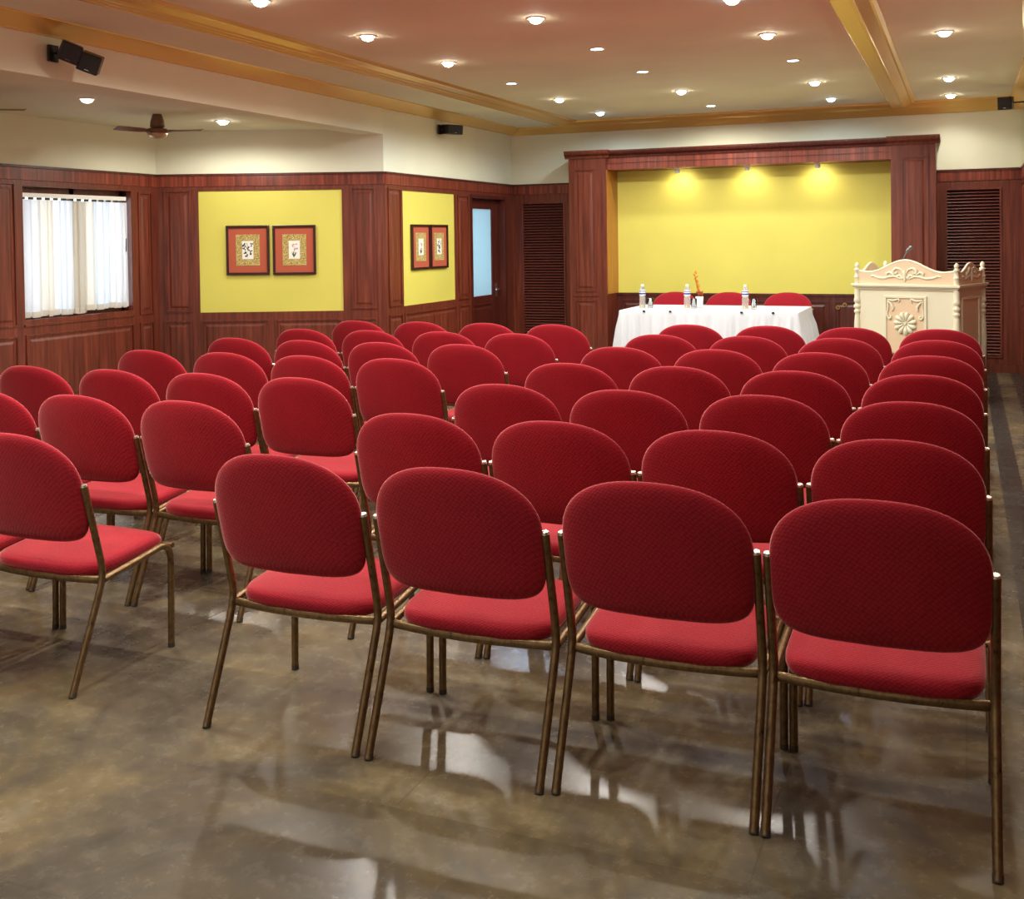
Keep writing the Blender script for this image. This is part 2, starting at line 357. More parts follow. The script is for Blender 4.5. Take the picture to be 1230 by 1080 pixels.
# angled bay wall
P_B = (WX, 8.21, 0); RB = math.atan2(0.84, 2.0); LB = math.hypot(0.84, 2.0)
wall('wall_bay', P_B, RB, -0.05, LB-0.014, WZ-0.02, SZ)
tb = panelling('trim_7', P_B, RB, [(0, 0.39, 0, WZ), (0.39, 1.757, 0, 0.785), (0.39, 1.757, 1.943, WZ), (1.757, LB, 0, WZ)],
    [(0.065, 0.322, 0.79, 1.952), (0.05, 0.315, 0.12, 0.71), (0.40, 1.045, 0.12, 0.71), (1.105, 1.745, 0.12, 0.71), (1.838, 2.08, 0.80, 1.957), (1.838, 2.08, 0.12, 0.71)], 0, LB)
MB().box(0.39, 1.757, 0.012, 0.06, 0.785, 1.943).build('yellow_board', YELLOW, tb)

# window wall
P_W = (WX, 0, 0); wy0, wy1, wz0, wz1 = 6.615, 7.86, 0.835, 1.935
wall('wall_window', P_W, PI/2, RY, 8.25, WZ-0.02, SZ)
tw = panelling('trim_8', P_W, PI/2, [(RY, wy0, 0, WZ), (wy0, wy1, 0, wz0), (wy0, wy1, wz1, WZ), (wy1, 8.21, 0, WZ)],
    [(7.946, 8.13, 0.79, 1.93), (7.946, 8.13, 0.12, 0.715), (wy0+0.0, wy1, 0.12, 0.715), (5.95, 6.535, 0.79, 1.96), (5.95, 6.535, 0.12, 0.715), (5.3, 5.88, 0.79, 1.96), (5.3, 5.88, 0.12, 0.715)], RY, 8.21)
q = MB(); q.box(wy0-0.01, wy1+0.01, -0.012, 0.004, 0.782, 0.80); q.build('dado_rail', WOOD, tw)
wf = MB()
for (a0, a1, c0, c1) in ((wy0, wy1, wz0, wz0+0.05), (wy0, wy1, wz1-0.06, wz1), (wy0, wy0+0.045, wz0, wz1), (wy1-0.045, wy1, wz0, wz1), ((wy0+wy1)/2-0.025, (wy0+wy1)/2+0.025, wz0, wz1)):
    wf.box(a0, a1, 0.10, 0.15, c0, c1)
wf.box(wy0-0.01, wy1+0.01, 0.058, 0.2, wz0-0.02, wz0); wf.box(wy0-0.01, wy1+0.01, 0.058, 0.2, wz1, wz1+0.02); wf.box(wy0-0.02, wy0, 0.058, 0.2, wz0, wz1); wf.box(wy1, wy1+0.02, 0.058, 0.2, wz0, wz1)
win = struct(wf.build('window_1', DARKWOOD, None, P_W, PI/2))
MB().box(wy0+0.045, wy1-0.045, 0.12, 0.126, wz0+0.05, wz1-0.06).build('glass_pane', GLASS, win)
# vertical blind
bl = thing('vertical_blind', 'white vertical slat blind hanging in the left window', 'blind', (WX, 7.20, 1.88), PI/2)
hr = MB(); hr.box(-0.60, 0.60, 0.004, 0.05, -0.035, 0.0); hr.build('head_rail', WHITE, bl)
for k in range(14):
    x = -0.57+k*1.14/13; MB().box(x-0.022, x+0.022, 0.012, 0.03, -0.052, -0.035).build('hook', BLACK, bl)
xs = -0.592; ws = [0.09, 0.085, 0.09, 0.045, 0.09, 0.06, 0.085, 0.05, 0.09, 0.09, 0.035, 0.085, 0.07, 0.075, 0.09, 0.06]
cs = [0, 0, 2, 2, 0, 1, 0, 3, 3, 2, 1, 1, 1, 0, 0, 0]
for k, (wk, ck) in enumerate(zip(ws, cs)):
    wk *= 1.085
    if xs+wk > 0.60: wk = 0.60-xs
    if wk < 0.02: break
    zb = -1.02+(0.02 if k > 8 else 0)+random.uniform(-0.006, 0.006); yo = 0.012 if k % 2 else 0.03
    s_ = MB(); cells = 5
    vs = []; fs = []
    for i in range(cells+1):
        u_ = i/cells; vs += [(xs+u_*(wk+0.016), yo+0.006*math.sin(PI*u_), -0.052), (xs+u_*(wk+0.016), yo+0.006*math.sin(PI*u_), zb)]
    fs = [(2*i, 2*i+1, 2*i+3, 2*i+2) for i in range(cells)]
    s_.add(vs, fs, 0, True); o = s_.build('slat', SLATS[ck], bl)
    MB().box(xs+0.008, xs+wk-0.006, yo-0.003, yo+0.01, zb-0.006, zb+0.042).build('hem_weight', SLATS[2], o)
    xs += wk-0.006
cdm = MB(); cdm.tube([(0.588, 0.03, -0.03), (0.606, 0.02, -0.4), (0.604, 0.02, -0.95)], 0.003, 6); cdm.tube([(0.606, 0.02, -0.38), (0.603, 0.02, -0.50)], 0.008, 8); cdm.build('pull_cord', BLACK, bl)

# right wall, seen almost edge-on
P_R = (RX, BY, 0)
wall('wall_right', P_R, -PI/2, 0, BY-RY, WZ-0.02, TZ+0.05)
panelling('trim_9', P_R, -PI/2, [(0, BY-RY, 0, WZ)], [(0.1+k*0.9, 0.9+k*0.9, 0.80, 1.95) for k in range(12)]+[(0.1+k*0.9, 0.9+k*0.9, 0.12, 0.73) for k in range(12)], 0, BY-RY)

# cornices and tray mouldings (gold)
g = MB()
g.prism_y([(LX-0.03, 2.708), (LX+0.015, 2.708), (LX+0.03, 2.716), (LX+0.15, 2.772), (LX+0.155, SZ), (LX-0.03, SZ)], RY, BY)
struct(g.build('trim_10', GOLD))
g = MB()
g.prism_y([(-4.415, SZ), (-4.415, 2.772), (-4.385, 2.770), (-4.37, 2.778), (-4.355, 2.778), (-4.34, 2.786), (-4.32, 2.786), (-4.30, 2.795), (-4.24, 2.808), (-4.21, 2.808), (-4.20, 2.815), (-4.18, TZ), (-4.415, TZ)], RY, BY-0.08)
struct(g.build('trim_11', GOLD))
g = MB()
g.prism_x([(BY+0.02, 2.698), (BY-0.012, 2.698), (BY-0.02, 2.706), (BY-0.085, 2.762), (BY-0.09, 2.772), (BY-0.105, 2.772), (BY-0.11, 2.780), (BY-0.14, 2.805), (BY-0.15, TZ+0.01), (BY+0.02, TZ+0.01)], LX, RX)
struct(g.build('trim_12', GOLD))
g = MB()
g.prism_y([(RX+0.02, 2.708), (RX-0.015, 2.708), (RX-0.03, 2.716), (RX-0.10, 2.79), (RX-0.11, TZ+0.01), (RX+0.02, TZ+0.01)], RY, BY)
struct(g.build('trim_13', GOLD))
g = MB()
g.prism_y([(-0.70, TZ+0.01), (-0.70, 2.772), (-0.69, 2.764), (-0.59, 2.764), (-0.585, 2.758), (-0.57, 2.758), (-0.565, 2.766), (-0.50, 2.80), (-0.485, 2.80), (-0.465, 2.818), (-0.46, TZ+0.01)], RY, BY-0.08)
struct(g.build('trim_14', GOLD))

# ------------------------------------------------------------------ ceiling lamps
def lamp(x, y, z, label, lens, col, watts, group, r=0.045, cone=140, flat=False):
    t = thing('ceiling_light', label, 'light', (x, y, z), 0, group)
    MB().lathe([(r+0.016, 0.0), (r+0.016, -0.004), (r+0.006, -0.008), (r, -0.004), (r-0.003, 0.0)], 24, caps=False).build('trim_ring', WHITE, t)
    MB().lathe([(r-0.002, -0.001), (r-0.004, -0.004), (0.012, -0.006)] if flat else [(r-0.002, -0.001), (r-0.004, -0.010), (r*0.75, -0.024), (r*0.4, -0.033), (0.004, -0.036)], 24).build('lens', lens, t)
    if watts:
        ld = bpy.data.lights.new('bulb', 'SPOT'); ld.energy = watts; ld.color = col; ld.spot_size = math.radians(cone); ld.spot_blend = 0.35 if cone > 165 else 0.7; ld.shadow_soft_size = 0.04
        lo = bpy.data.objects.new('bulb', ld); C.objects.link(lo); lo.parent = t; lo.location = (0, 0, -0.045)
    return t
cols = [(-3.69, 'first line from the left wall'), (-2.46, 'second line from the left wall'), (-1.235, 'line just left of the ceiling beam'), (-0.115, 'line right of the ceiling beam')]
ysp = [11.40, 10.10, 8.76, 7.55, 6.33, 5.15, 3.9, 2.6, 1.3, 0.0, -1.3]  # last rows lie out of view, added to light the near chairs and floor
cool = {(0, 2), (0, 0), (2, 4), (2, 2), (2, 0)}
order = ['nearest the far wall', 'second from the far wall', 'third from the far wall', 'fourth from the far wall', 'fifth from the far wall', 'sixth from the far wall']
ov = ['nearest', 'second', 'third', 'fourth', 'fifth', 'sixth', 'seventh', 'eighth', 'ninth', 'tenth', 'eleventh']
for ci, (x, cn) in enumerate(cols):
    for yi, y in enumerate(ysp):
        if ci == 3:
            y = [11.70, 10.40, 8.01][yi] if yi < 3 else [6.3, 4.9, 3.5, 2.1][yi-3] if yi < 7 else 0  # nearer lamps of this line are out of view too, added for light
        if ci == 0: y = [11.41, 10.11, 8.874, 7.60, 6.37, 5.17][yi] if yi < 6 else y
        if yi > (6 if ci == 3 else 8): continue
        cl = (ci, yi) in cool
        nm = order[yi] if yi < 6 else ov[yi]+' from the far wall'
        lab = '%s recessed ceiling lamp, %s, %s' % ('bluish' if cl else 'warm', cn, nm)
        lamp(x, y, TZ, lab, LENS_C if cl else LENS_W, COOLCOL if cl else WARMCOL, LAMP*(0.6 if cl else 1.0)*(([1.5, 0.8, 0.45, 0.4][ci] if y < 4.9 else 0.5 if y > 11.5 else 0.45 if y > 11 else 0.82 if y > 9.9 else 1.0)*(0.75 if ci == 3 else 1.0)), 'recessed lamps of the main ceiling', 0.045, 130 if y < 4.9 else [166, 170, 170, 146][ci], (ci, yi) in {(0, 2), (1, 3), (1, 2), (2, 2), (1, 0)})
lamp(-5.97, 7.78, BZ, 'bright recessed lamp in the low bay ceiling, right of the fan', LENS_W, WARMCOL, LAMP*0.75, 'recessed lamps of the bay ceiling', 0.05, 173)
lamp(-5.95, 4.45, BZ, 'added unseen lamp in the low bay ceiling, second toward the camera from the fan', LENS_W, WARMCOL, LAMP*0.9, 'recessed lamps of the bay ceiling', 0.05, 172)  # this lamp and the next are out of view, added to brighten the bay
lamp(-5.95, 2.80, BZ, 'added unseen lamp in the low bay ceiling, nearest the camera', LENS_W, WARMCOL, LAMP*0.5, 'recessed lamps of the bay ceiling', 0.05, 172)
lamp(-5.90, 6.12, BZ, 'dim recessed lamp in the low bay ceiling, left of the fan', LENS_D, WARMCOL, 3, 'recessed lamps of the bay ceiling', 0.05)
# alcove spotlights under the lintel
for x, nm in ((-2.97, 'left of the three under the wooden lintel'), (-2.19, 'middle of the three under the wooden lintel'), (-1.44, 'right of the three under the wooden lintel')):
    t = thing('spotlight', 'small white spotlight over the yellow alcove, '+nm, 'light', (x, 11.95, 2.215), 0, 'alcove spotlights')
    MB().lathe([(0.03, 0), (0.03, -0.012), (0.02, -0.016)], 20).build('mount', WHITE, t)
    hd = MB(); hd.tube([(0, -0.012, -0.014), (0, 0.0, -0.022), (0, 0.02, -0.04)], [0.018, 0.026, 0.03], 16); hd.build('head', WHITE, t)
    MB().tube([(0, 0.0205, -0.0405), (0, 0.022, -0.042)], 0.024, 16).build('lens', LENS_W, t)
    ld = bpy.data.lights.new('bulb', 'SPOT'); ld.energy = 5; ld.color = (1.0, 0.88, 0.60); ld.spot_size = math.radians(150); ld.spot_blend = 0.9; ld.shadow_soft_size = 0.02
    lo = bpy.data.objects.new('bulb', ld); C.objects.link(lo); lo.parent = t; lo.location = (0, 0.05, -0.06); lo.rotation_euler = (math.radians(38), 0, 0)

# ------------------------------------------------------------------ chairs
def arc(p, a, b, n=6):   # quadratic bend
    return [Vector(p[0])*(1-t)**2+Vector(p[1])*2*t*(1-t)+Vector(p[2])*t*t for t in [a+(b-a)*i/n for i in range(n+1)]]
def outline(n=72):
    """rounded-top backrest outline in x,z"""
    w, zt, zb, zs = 0.252, 0.839, 0.468, 0.655
    pts = []
    for i in range(n):
        a = 2*PI*i/n
        c, s_ = math.cos(a), math.sin(a)
        if s_ >= 0: e = 2.35; h_ = zt-zs
        else: e = 6.0; h_ = zs-zb
        x = w*math.copysign(abs(c)**(2/e), c); z = zs+h_*math.copysign(abs(s_)**(2/e), s_)
        if s_ < 0: x *= 1-0.02*((zs-z)/h_)**2
        pts.append((x, z))
    return pts
def back_y(x, z): return 0.137-0.235*(z-0.352) - 0.034*(1-(x/0.252)**2)
def backrest_mb():
    ol = outline(); n = len(ol); b = MB(); rs = [1.0, 0.985, 0.955, 0.90, 0.80, 0.62, 0.42, 0.2]
    T = 0.025; cz = 0.66
    for sgn in (-1, 1):
        rings = []
        for r in rs:
            th = T*(1-r**7)**0.5*(1.0 if sgn < 0 else 1.25)
            rings.append([(x*r, back_y(x*r, cz+(z-cz)*r)+sgn*th, cz+(z-cz)*r) for x, z in ol])
        vs = [p for g in rings for p in g]; c = len(vs); vs.append((0, back_y(0, cz)+sgn*T*(1.0 if sgn < 0 else 1.25), cz))
        fs = [(i*n+k, i*n+(k+1) % n, (i+1)*n+(k+1) % n, (i+1)*n+k) for i in range(len(rs)-1) for k in range(n)]+[((len(rs)-1)*n+k, (len(rs)-1)*n+(k+1) % n, c) for k in range(n)]
        b.add(vs, fs, 0, True)
    return b
def weld(o):
    import bmesh
    bm = bmesh.new(); bm.from_mesh(o.data); bmesh.ops.remove_doubles(bm, verts=bm.verts, dist=1e-5); bmesh.ops.recalc_face_normals(bm, faces=bm.faces); bm.to_mesh(o.data); bm.free()
def seat_mb():
    """cushion: rounded slab, rear edge bowed, front edge waterfall"""
    n = 64; rings = []; zc = 0.385
    def out(i, inset):
        a = 2*PI*i/n; c, s_ = math.cos(a), math.sin(a); e = 5.5
        w = 0.238-inset; d = 0.185-inset
        x = w*math.copysign(abs(c)**(2/e), c); y = d*math.copysign(abs(s_)**(2/e), s_)
        y += 0.312
        if s_ < 0: y -= 0.022*(1-(x/0.238)**2)
        else: y += 0.012*(1-(x/0.238)**2)
        return x, y
    def top(x, y):
        t = (y-0.13)/0.37
        return 0.386+0.028*t-0.055*max(0, t-0.8)**2/0.04*0.35+0.006*math.cos(x/0.238*PI/2)
    lv = [(0.03, -0.05, 0), (0.006, -0.045, 0), (0.0, -0.03, 0), (0.0, -0.016, 0), (0.006, -0.006, 0), (0.02, 0.0, 0), (0.05, 0.003, 0), (0.11, 0.006, 0), (0.17, 0.006, 0)]
    for ins, dz, _ in lv:
        rings.append([(*out(i, ins), 0) for i in range(n)])
        rings[-1] = [(x, y, top(x, y)+dz) for x, y, _ in rings[-1]]
    vs = [p for g in rings for p in g]; fs = [(i*n+k, i*n+(k+1) % n, (i+1)*n+(k+1) % n, (i+1)*n+k) for i in range(len(lv)-1) for k in range(n)]
    b = MB(); b.add(vs, fs+[tuple(range(n))[::-1], tuple(range((len(lv)-1)*n, len(lv)*n))], 0, True); return b
def make_chair():
    t = thing('banquet_chair', 'x', 'chair')
    seat_mb().build('seat', FABRIC, t)
    o = backrest_mb().build('backrest', FABRIC, t); weld(o)
    r = 0.0118; hw = 0.256
    fr = MB()
    # rear rail bowed, side rails, front rail, all flat bars under the cushion
    fr.tube([(-hw+2*hw*k/12, 0.143-0.026*(1-(2*k/12-1)**2), 0.337) for k in range(13)], 0.0135, 8, flat=0.6)
    fr.tube([(-hw, 0.485, 0.362), (hw, 0.485, 0.362)], 0.010, 8)
    for s_ in (-1, 1):
        fr.tube([(s_*hw, 0.145, 0.338), (s_*hw, 0.30, 0.357), (s_*hw, 0.42, 0.374)], r, 10)
    fr.build('seat_frame', BRONZE, t)
    for s_ in (-1, 1):
        x = s_*hw
        pts = [(x, 0.0, 0.004), (x, 0.125, 0.300)]+arc([(x, 0.125, 0.300), (x, 0.148, 0.355), (x, 0.136, 0.40)], 0, 1, 6)[1:]+[(x, 0.068, 0.665)]
        lg = MB().tube(pts, r, 12).build('leg', BRONZE, t)
        MB().tube([(x, 0.0682, 0.664), (x, 0.0665, 0.671)], [0.0118, 0.0095], 12).build('cap', TIP, lg)
        MB().tube([(x, -0.001, 0.0), (x, 0.006, 0.016)], 0.0124, 12).build('foot', RUBBER, lg)
        pts = arc([(x, 0.41, 0.373), (x, 0.478, 0.380), (x, 0.474, 0.29)], 0, 1, 8)+[(x, 0.468, 0.006)]
        lg = MB().tube(pts, r, 12).build('leg', BRONZE, t)
        MB().tube([(x, 0.468, 0.0), (x, 0.468, 0.016)], 0.0124, 12).build('foot', RUBBER, lg)
    return t
def place_chair(o, X, Y, rz, label, group):
    c = o if not o.get('used') else copy_tree(o)
    o['used'] = 1
    if 'used' in c.keys() and c is not o: del c['used']
    c.location = (X, Y, 0); c.rotation_euler = (0, 0, rz); c['label'] = label; c['group'] = group
    return c
chair0 = make_chair()
rown = ['row nearest the camera', 'second row from the camera', 'third row from the camera', 'middle row', 'third row from the table', 'second row from the table', 'front row facing the table']
rcol = ['beside the centre aisle', 'second from the centre aisle', 'second from the right aisle', 'at the right aisle']
lcol = ['fourth from the centre aisle', 'third from the centre aisle', 'second from the centre aisle', 'beside the centre aisle']
RBX = [[-1.843, -1.287, -0.732, -0.195], [-1.80, -1.27, -0.735, -0.21], [-1.80, -1.255, -0.72, -0.205], [-1.785, -1.25, -0.71, -0.20], [-1.76, -1.24, -0.70, -0.19], [-1.715, -1.24, -0.69, -0.19], [-1.72, -1.19, -0.72, -0.195]]
RBY = [2.60, 3.39, 4.18, 4.98, 5.78, 6.60, 7.38]
def spread(row, gap=0.5402):
    m0 = sum(x for x in row if x is not None)
    for _ in range(120):
        for i in range(3):
            if row[i] is None: continue
            d = gap-(row[i+1]-row[i])
            if d > 0: row[i] -= d*0.5; row[i+1] += d*0.5
    k = [i for i in range(4) if row[i] is not None]; e = (m0-sum(row[i] for i in k))/len(k)
    for i in k: row[i] += e
for q in RBX: spread(q)
for r_ in range(7):
    for c_ in range(4):
        place_chair(chair0, RBX[r_][c_], RBY[r_]+random.uniform(-0.015, 0.015), random.uniform(-0.004, 0.004), 'red chair, right block, %s, %s' % (rown[r_], rcol[c_]), 'red chairs of the right block')
LBX = [[None, None, -3.43, -2.90], [None, -3.86, -3.33, -2.88], [-4.38, -3.82, -3.33, -2.84], [-4.29, -3.82, -3.33, -2.76], [-4.24, -3.79, -3.31, -2.76], [-4.24, -3.70, -3.25, -2.75], [-4.29, -3.71, -3.27, -2.72]]
for q in LBX: spread(q)
LBY = [2.61, 3.39, 4.13, 4.93, 5.70, 6.44, 7.18]
for r_ in range(7):
    for c_ in range(4):
        if LBX[r_][c_] is None: continue
        place_chair(chair0, LBX[r_][c_], LBY[r_]+random.uniform(-0.015, 0.015), random.uniform(-0.004, 0.004), 'red chair, left block, %s, %s' % (rown[r_], lcol[c_]), 'red chairs of the left block')
for x, nm in ((-2.93, 'left of the three behind the white table'), (-2.34, 'middle of the three behind the white table'), (-1.72, 'right of the three behind the white table')):
    place_chair(chair0, x, 11.69, PI, 'red upholstered chair facing the hall, '+nm, 'chairs behind the head table')
del chair0['used']

# ------------------------------------------------------------------ head table with cloth
TX0, TX1, TY0, TY1, TT = -3.11, -1.405, 10.15, 11.06, 0.735
tb_ = thing('conference_table', 'long table hidden under the white cloth in front of the alcove', 'table', ((TX0+TX1)/2, (TY0+TY1)/2, 0))
hx_, hy_ = (TX1-TX0)/2-0.01, (TY1-TY0)/2-0.01
MB().box(-hx_, hx_, -hy_, hy_, TT-0.035, TT-0.004).build('tabletop', WOOD, tb_)
for sx in (-1, 1):
    for sy in (-1, 1): MB().tube([(sx*(hx_-0.1), sy*(hy_-0.1), 0), (sx*(hx_-0.1), sy*(hy_-0.1), TT-0.035)], 0.02, 10).build('leg', BRONZE, tb_)
def tablecloth():
    b = MB(); per = []
    x0, x1, y0, y1 = TX0, TX1, TY0, TY1
    def walk(a, c, n): return [(a[0]+(c[0]-a[0])*i/n, a[1]+(c[1]-a[1])*i/n) for i in range(n)]
    per = walk((x0, y0), (x1, y0), 150)+walk((x1, y0), (x1, y1), 80)+walk((x1, y1), (x0, y1), 150)+walk((x0, y1), (x0, y0), 80)
    n = len(per); cx, cy = (x0+x1)/2, (y0+y1)/2
    levels = [(0.0, TT), (0.006, TT-0.003), (0.010, TT-0.012), (0.06, TT-0.05), (0.2, TT-0.17), (0.45, 0.40), (0.75, 0.18), (1.0, 0.008)]
    rings = []
    ph = [random.uniform(0, 6) for _ in range(4)]
    for li, (f, z) in enumerate(levels):
        g = []
        for i, (x, y) in enumerate(per):
            nx = (-1 if abs(x-x0) < 1e-6 else 1 if abs(x-x1) < 1e-6 else 0); ny = (-1 if abs(y-y0) < 1e-6 else 1 if abs(y-y1) < 1e-6 else 0)
            L = math.hypot(nx, ny) or 1
            fl = 0.115 if nx else 0.03
            wv = 0.5*math.sin(i*0.62+ph[0])+0.35*math.sin(i*1.21+ph[1])+0.3*math.sin(i*0.23+ph[2])
            dsp = min(f, 0.02)*0.5 if li < 4 else 0.010+fl*f+0.026*min(1, f*4)*(wv+0.4)
            g.append((x+nx/L*dsp, y+ny/L*dsp, z))
        rings.append(g)
    vs = [p for g in rings for p in g]
    fs = [(i*n+k, i*n+(k+1) % n, (i+1)*n+(k+1) % n, (i+1)*n+k) for i in range(len(levels)-1) for k in range(n)]
    b.add(vs, fs, 0, True); b.add(rings[0], [tuple(range(n))], 0); return b
tag(tablecloth().build('tablecloth', CLOTH), 'white gathered floor-length cloth draped over the long table', 'tablecloth')
for x, nm in ((-2.86, 'below the left water bottle'), (-2.60, 'second from the left end'), (-1.92, 'below the right water bottle'), (-1.63, 'nearest the right end')):
    tag(MB().box(-0.012, 0.012, -0.008, 0.004, -0.014, 0.004).build('cloth_clip', BLACK, None, (x, TY0-0.011, TT), bevel=0.002), 'small dark clip on the front edge of the white cloth, '+nm, 'clip', 'clips on the tablecloth')
# bottles, glasses, vase
LBL_W = mat('white_label', (0.85, 0.86, 0.9, 1), 0.5); LBL_B = mat('blue_label', lin(58, 70, 150), 0.5); WATER = mat('water_bottle_plastic', (0.90, 0.92, 0.88, 1), 0.12, Transmission_Weight=0.75, IOR=1.3)
def bottle():
    t = thing('water_bottle', 'x', 'bottle')
    MB().lathe([(0.028, 0), (0.031, 0.006), (0.031, 0.10), (0.029, 0.108), (0.031, 0.116), (0.031, 0.165), (0.027, 0.185), (0.016, 0.205), (0.0125, 0.212), (0.0125, 0.218)], 24).build('body', WATER, t)
    MB().lathe([(0.0316, 0.125), (0.032, 0.126), (0.032, 0.178), (0.0316, 0.179)], 24, caps=False).build('label', LBL_W, t)
    MB().lathe([(0.0324, 0.135), (0.0326, 0.136), (0.0326, 0.15), (0.0324, 0.151)], 24, caps=False).build('blue_stripe', LBL_B, t)
    MB().lathe([(0.0324, 0.162), (0.0326, 0.163), (0.0326, 0.170), (0.0324, 0.171)], 24, caps=False).build('blue_stripe', LBL_B, t)
    MB().lathe([(0.0145, 0.214), (0.015, 0.216), (0.015, 0.232), (0.013, 0.235)], 20).build('cap', WHITE, t)
    return t
def tumbler():
    t = thing('drinking_glass', 'x', 'glass')
    MB().lathe([(0.024, 0.0), (0.033, 0.098), (0.0312, 0.098), (0.0228, 0.012), (0.001, 0.012)], 28).build('bowl', GLASS, t); return t
bt, gl = bottle(), tumbler()
for i, (x, y, lab) in enumerate(((-2.99, 10.55, 'water bottle with blue banded label at the left end of the white table'), (-2.54, 10.58, 'water bottle with blue banded label beside the flower vase'), (-1.96, 10.55, 'water bottle with blue banded label on the right half of the table'))):
    o = bt if i == 0 else copy_tree(bt); o.location = (x, y, TT+0.001); o['label'] = lab; o['group'] = 'water bottles on the head table'
for i, (x, y, lab) in enumerate(((-2.90, 10.52, 'clear tumbler beside the left water bottle on the white table'), (-2.455, 10.50, 'clear tumbler in front of the white flower vase'), (-1.875, 10.53, 'clear tumbler beside the right water bottle on the white table'))):
    o = gl if i == 0 else copy_tree(gl); o.location = (x, y, TT+0.001); o['label'] = lab; o['group'] = 'tumblers on the head table'
va = thing('flower_vase', 'white vase holding one tall orange flower spray on the table', 'vase', (-2.435, 10.66, TT+0.001))
MB().lathe([(0.030, 0), (0.034, 0.004), (0.036, 0.06), (0.040, 0.11), (0.037, 0.11), (0.032, 0.02), (0.001, 0.02)], 24).build('pot', WHITE, va)
FLW = mat('orange_petals', lin(214, 128, 30), 0.6); FLD = mat('rust_petals', lin(150, 62, 26), 0.6); STM = mat('brown_stem', lin(120, 84, 30), 0.7)
MB().tube([(0, 0, 0.03), (-0.008, 0, 0.14), (-0.03, 0, 0.24), (-0.045, 0, 0.33)], 0.004, 8).build('stem', STM, va)
rnd = random.Random(3)
def leafy(b, p, d, L, w):
    p, d = Vector(p), Vector(d).normalized(); s_ = d.cross(Vector((0.2, 1, 0.1))).normalized(); nrm = s_.cross(d)
    b.add([p, p+d*L*0.5+s_*w+nrm*0.004, p+d*L, p+d*L*0.5-s_*w+nrm*0.004, p+d*L*0.5-nrm*0.006], [(0, 1, 4), (1, 2, 4), (2, 3, 4), (3, 0, 4), (0, 3, 2, 1)], 0)
fl = MB()
for k in range(26):
    z = 0.13+0.21*k/25; x = -0.008-0.037*((z-0.14)/0.19)
    leafy(fl, (x, 0, z), (rnd.uniform(-1, 1), rnd.uniform(-1, 1), rnd.uniform(0.1, 1.2)), rnd.uniform(0.025, 0.045), 0.010)
fl.build('petal_spray', FLW, va)
fd = MB()
for k in range(26): leafy(fd, (rnd.uniform(-0.01, 0.02), rnd.uniform(-0.01, 0.01), 0.11+rnd.uniform(0, 0.03)), (rnd.uniform(-0.6, 1), rnd.uniform(-1, 1), rnd.uniform(0, 1)), rnd.uniform(0.025, 0.05), 0.012)
fd.build('dried_flower_head', FLD, va)
# round sockets on the dado
BRASS = mat('aged_brass', lin(176, 140, 84), 0.35, 0.8)
for x, z, nm in ((-1.262, 0.655, 'the lower left one'), (-1.192, 0.683, 'the upper right one')):
    t = thing('wall_socket', 'small round brass socket on the dado beside the lectern, '+nm, 'socket', (x, BY-0.038, z), 0, 'sockets on the dado')
    a = MB(); a.tube([(0, 0, 0), (0, -0.012, 0)], [0.026, 0.022], 20); a.build('ring', BRASS, t)
    MB().tube([(0, -0.012, 0), (0, -0.016, 0)], 0.012, 16).build('plug_hole', DARKWOOD, t)

# ------------------------------------------------------------------ lectern
LR = -math.atan2(0.356, 0.934); LW, LD = 0.965, 0.66
cx_ = -0.035-0.4825*0.934+0.33*0.356; cy_ = 9.77+0.4825*0.356+0.33*0.934
lec = thing('lectern', 'carved ivory and peach wooden lectern with scalloped top', 'lectern', (cx_, cy_, 0), LR)
hw, hd = LW/2-0.04, LD/2-0.04
b = MB(); b.box(-hw, hw, -hd, hd, 0.10, 0.965); b.build('body', IVORY, lec)
b = MB(); b.box(-hw-0.04, hw+0.04, -hd-0.04, hd+0.04, 0.0, 0.07); b.frustum([(-hw-0.04, -hd-0.04, 0.07), (hw+0.04, -hd-0.04, 0.07), (hw+0.04, hd+0.04, 0.07), (-hw-0.04, hd+0.04, 0.07)], [(-hw-0.008, -hd-0.008, 0.11), (hw+0.008, -hd-0.008, 0.11), (hw+0.008, hd+0.008, 0.11), (-hw-0.008, hd+0.008, 0.11)]); b.build('plinth', IVORY, lec)
b = MB()
for (e, z0, z1) in ((0.014, 0.955, 0.972), (0.030, 0.972, 0.984), (0.042, 0.984, 1.006)): b.box(-hw-e, hw+e, -hd-e, hd+e, z0, z1)
b.build('top_moulding', IVORY, lec, bevel=0.003)
# front inset panel
px, pz0, pz1 = 0.19, 0.22, 0.905
f = MB(); e = 0.022
for q in ((-px, px, pz0, pz0+e), (-px, px, pz1-e, pz1), (-px, -px+e, pz0+e, pz1-e), (px-e, px, pz0+e, pz1-e)): f.box(q[0], q[1], -hd-0.016, -hd, q[2], q[3])
f.build('panel_frame', IVORY, lec, bevel=0.004)
MB().box(-px+e, px-e, -hd-0.004, -hd+0.001, pz0+e, pz1-e).build('inset_panel', PEACH, lec)
ro = MB(); zc = 0.665
for k in range(11):
    a = 2*PI*k/11+0.2; ca, sa = math.cos(a), math.sin(a)
    pts = [(0.018*ca, -hd-0.006, zc+0.018*sa), (0.05*ca, -hd-0.012, zc+0.05*sa), (0.078*ca, -hd-0.012, zc+0.078*sa), (0.098*ca, -hd-0.006, zc+0.098*sa)]
    ro.tube(pts, [0.004, 0.014, 0.023, 0.013], 10)
ro.tube([(0, -hd-0.002, zc), (0, -hd-0.018, zc)], [0.02, 0.012], 16); ro.build('shell_rosette', IVORY, lec)
def scroll(b, pts, r0, y):
    b.tube([(x, y, z) for x, z in pts], [r0*(0.45+0.8*math.sin(PI*(i+0.6)/(len(pts)+0.3))) for i in range(len(pts))], 8)
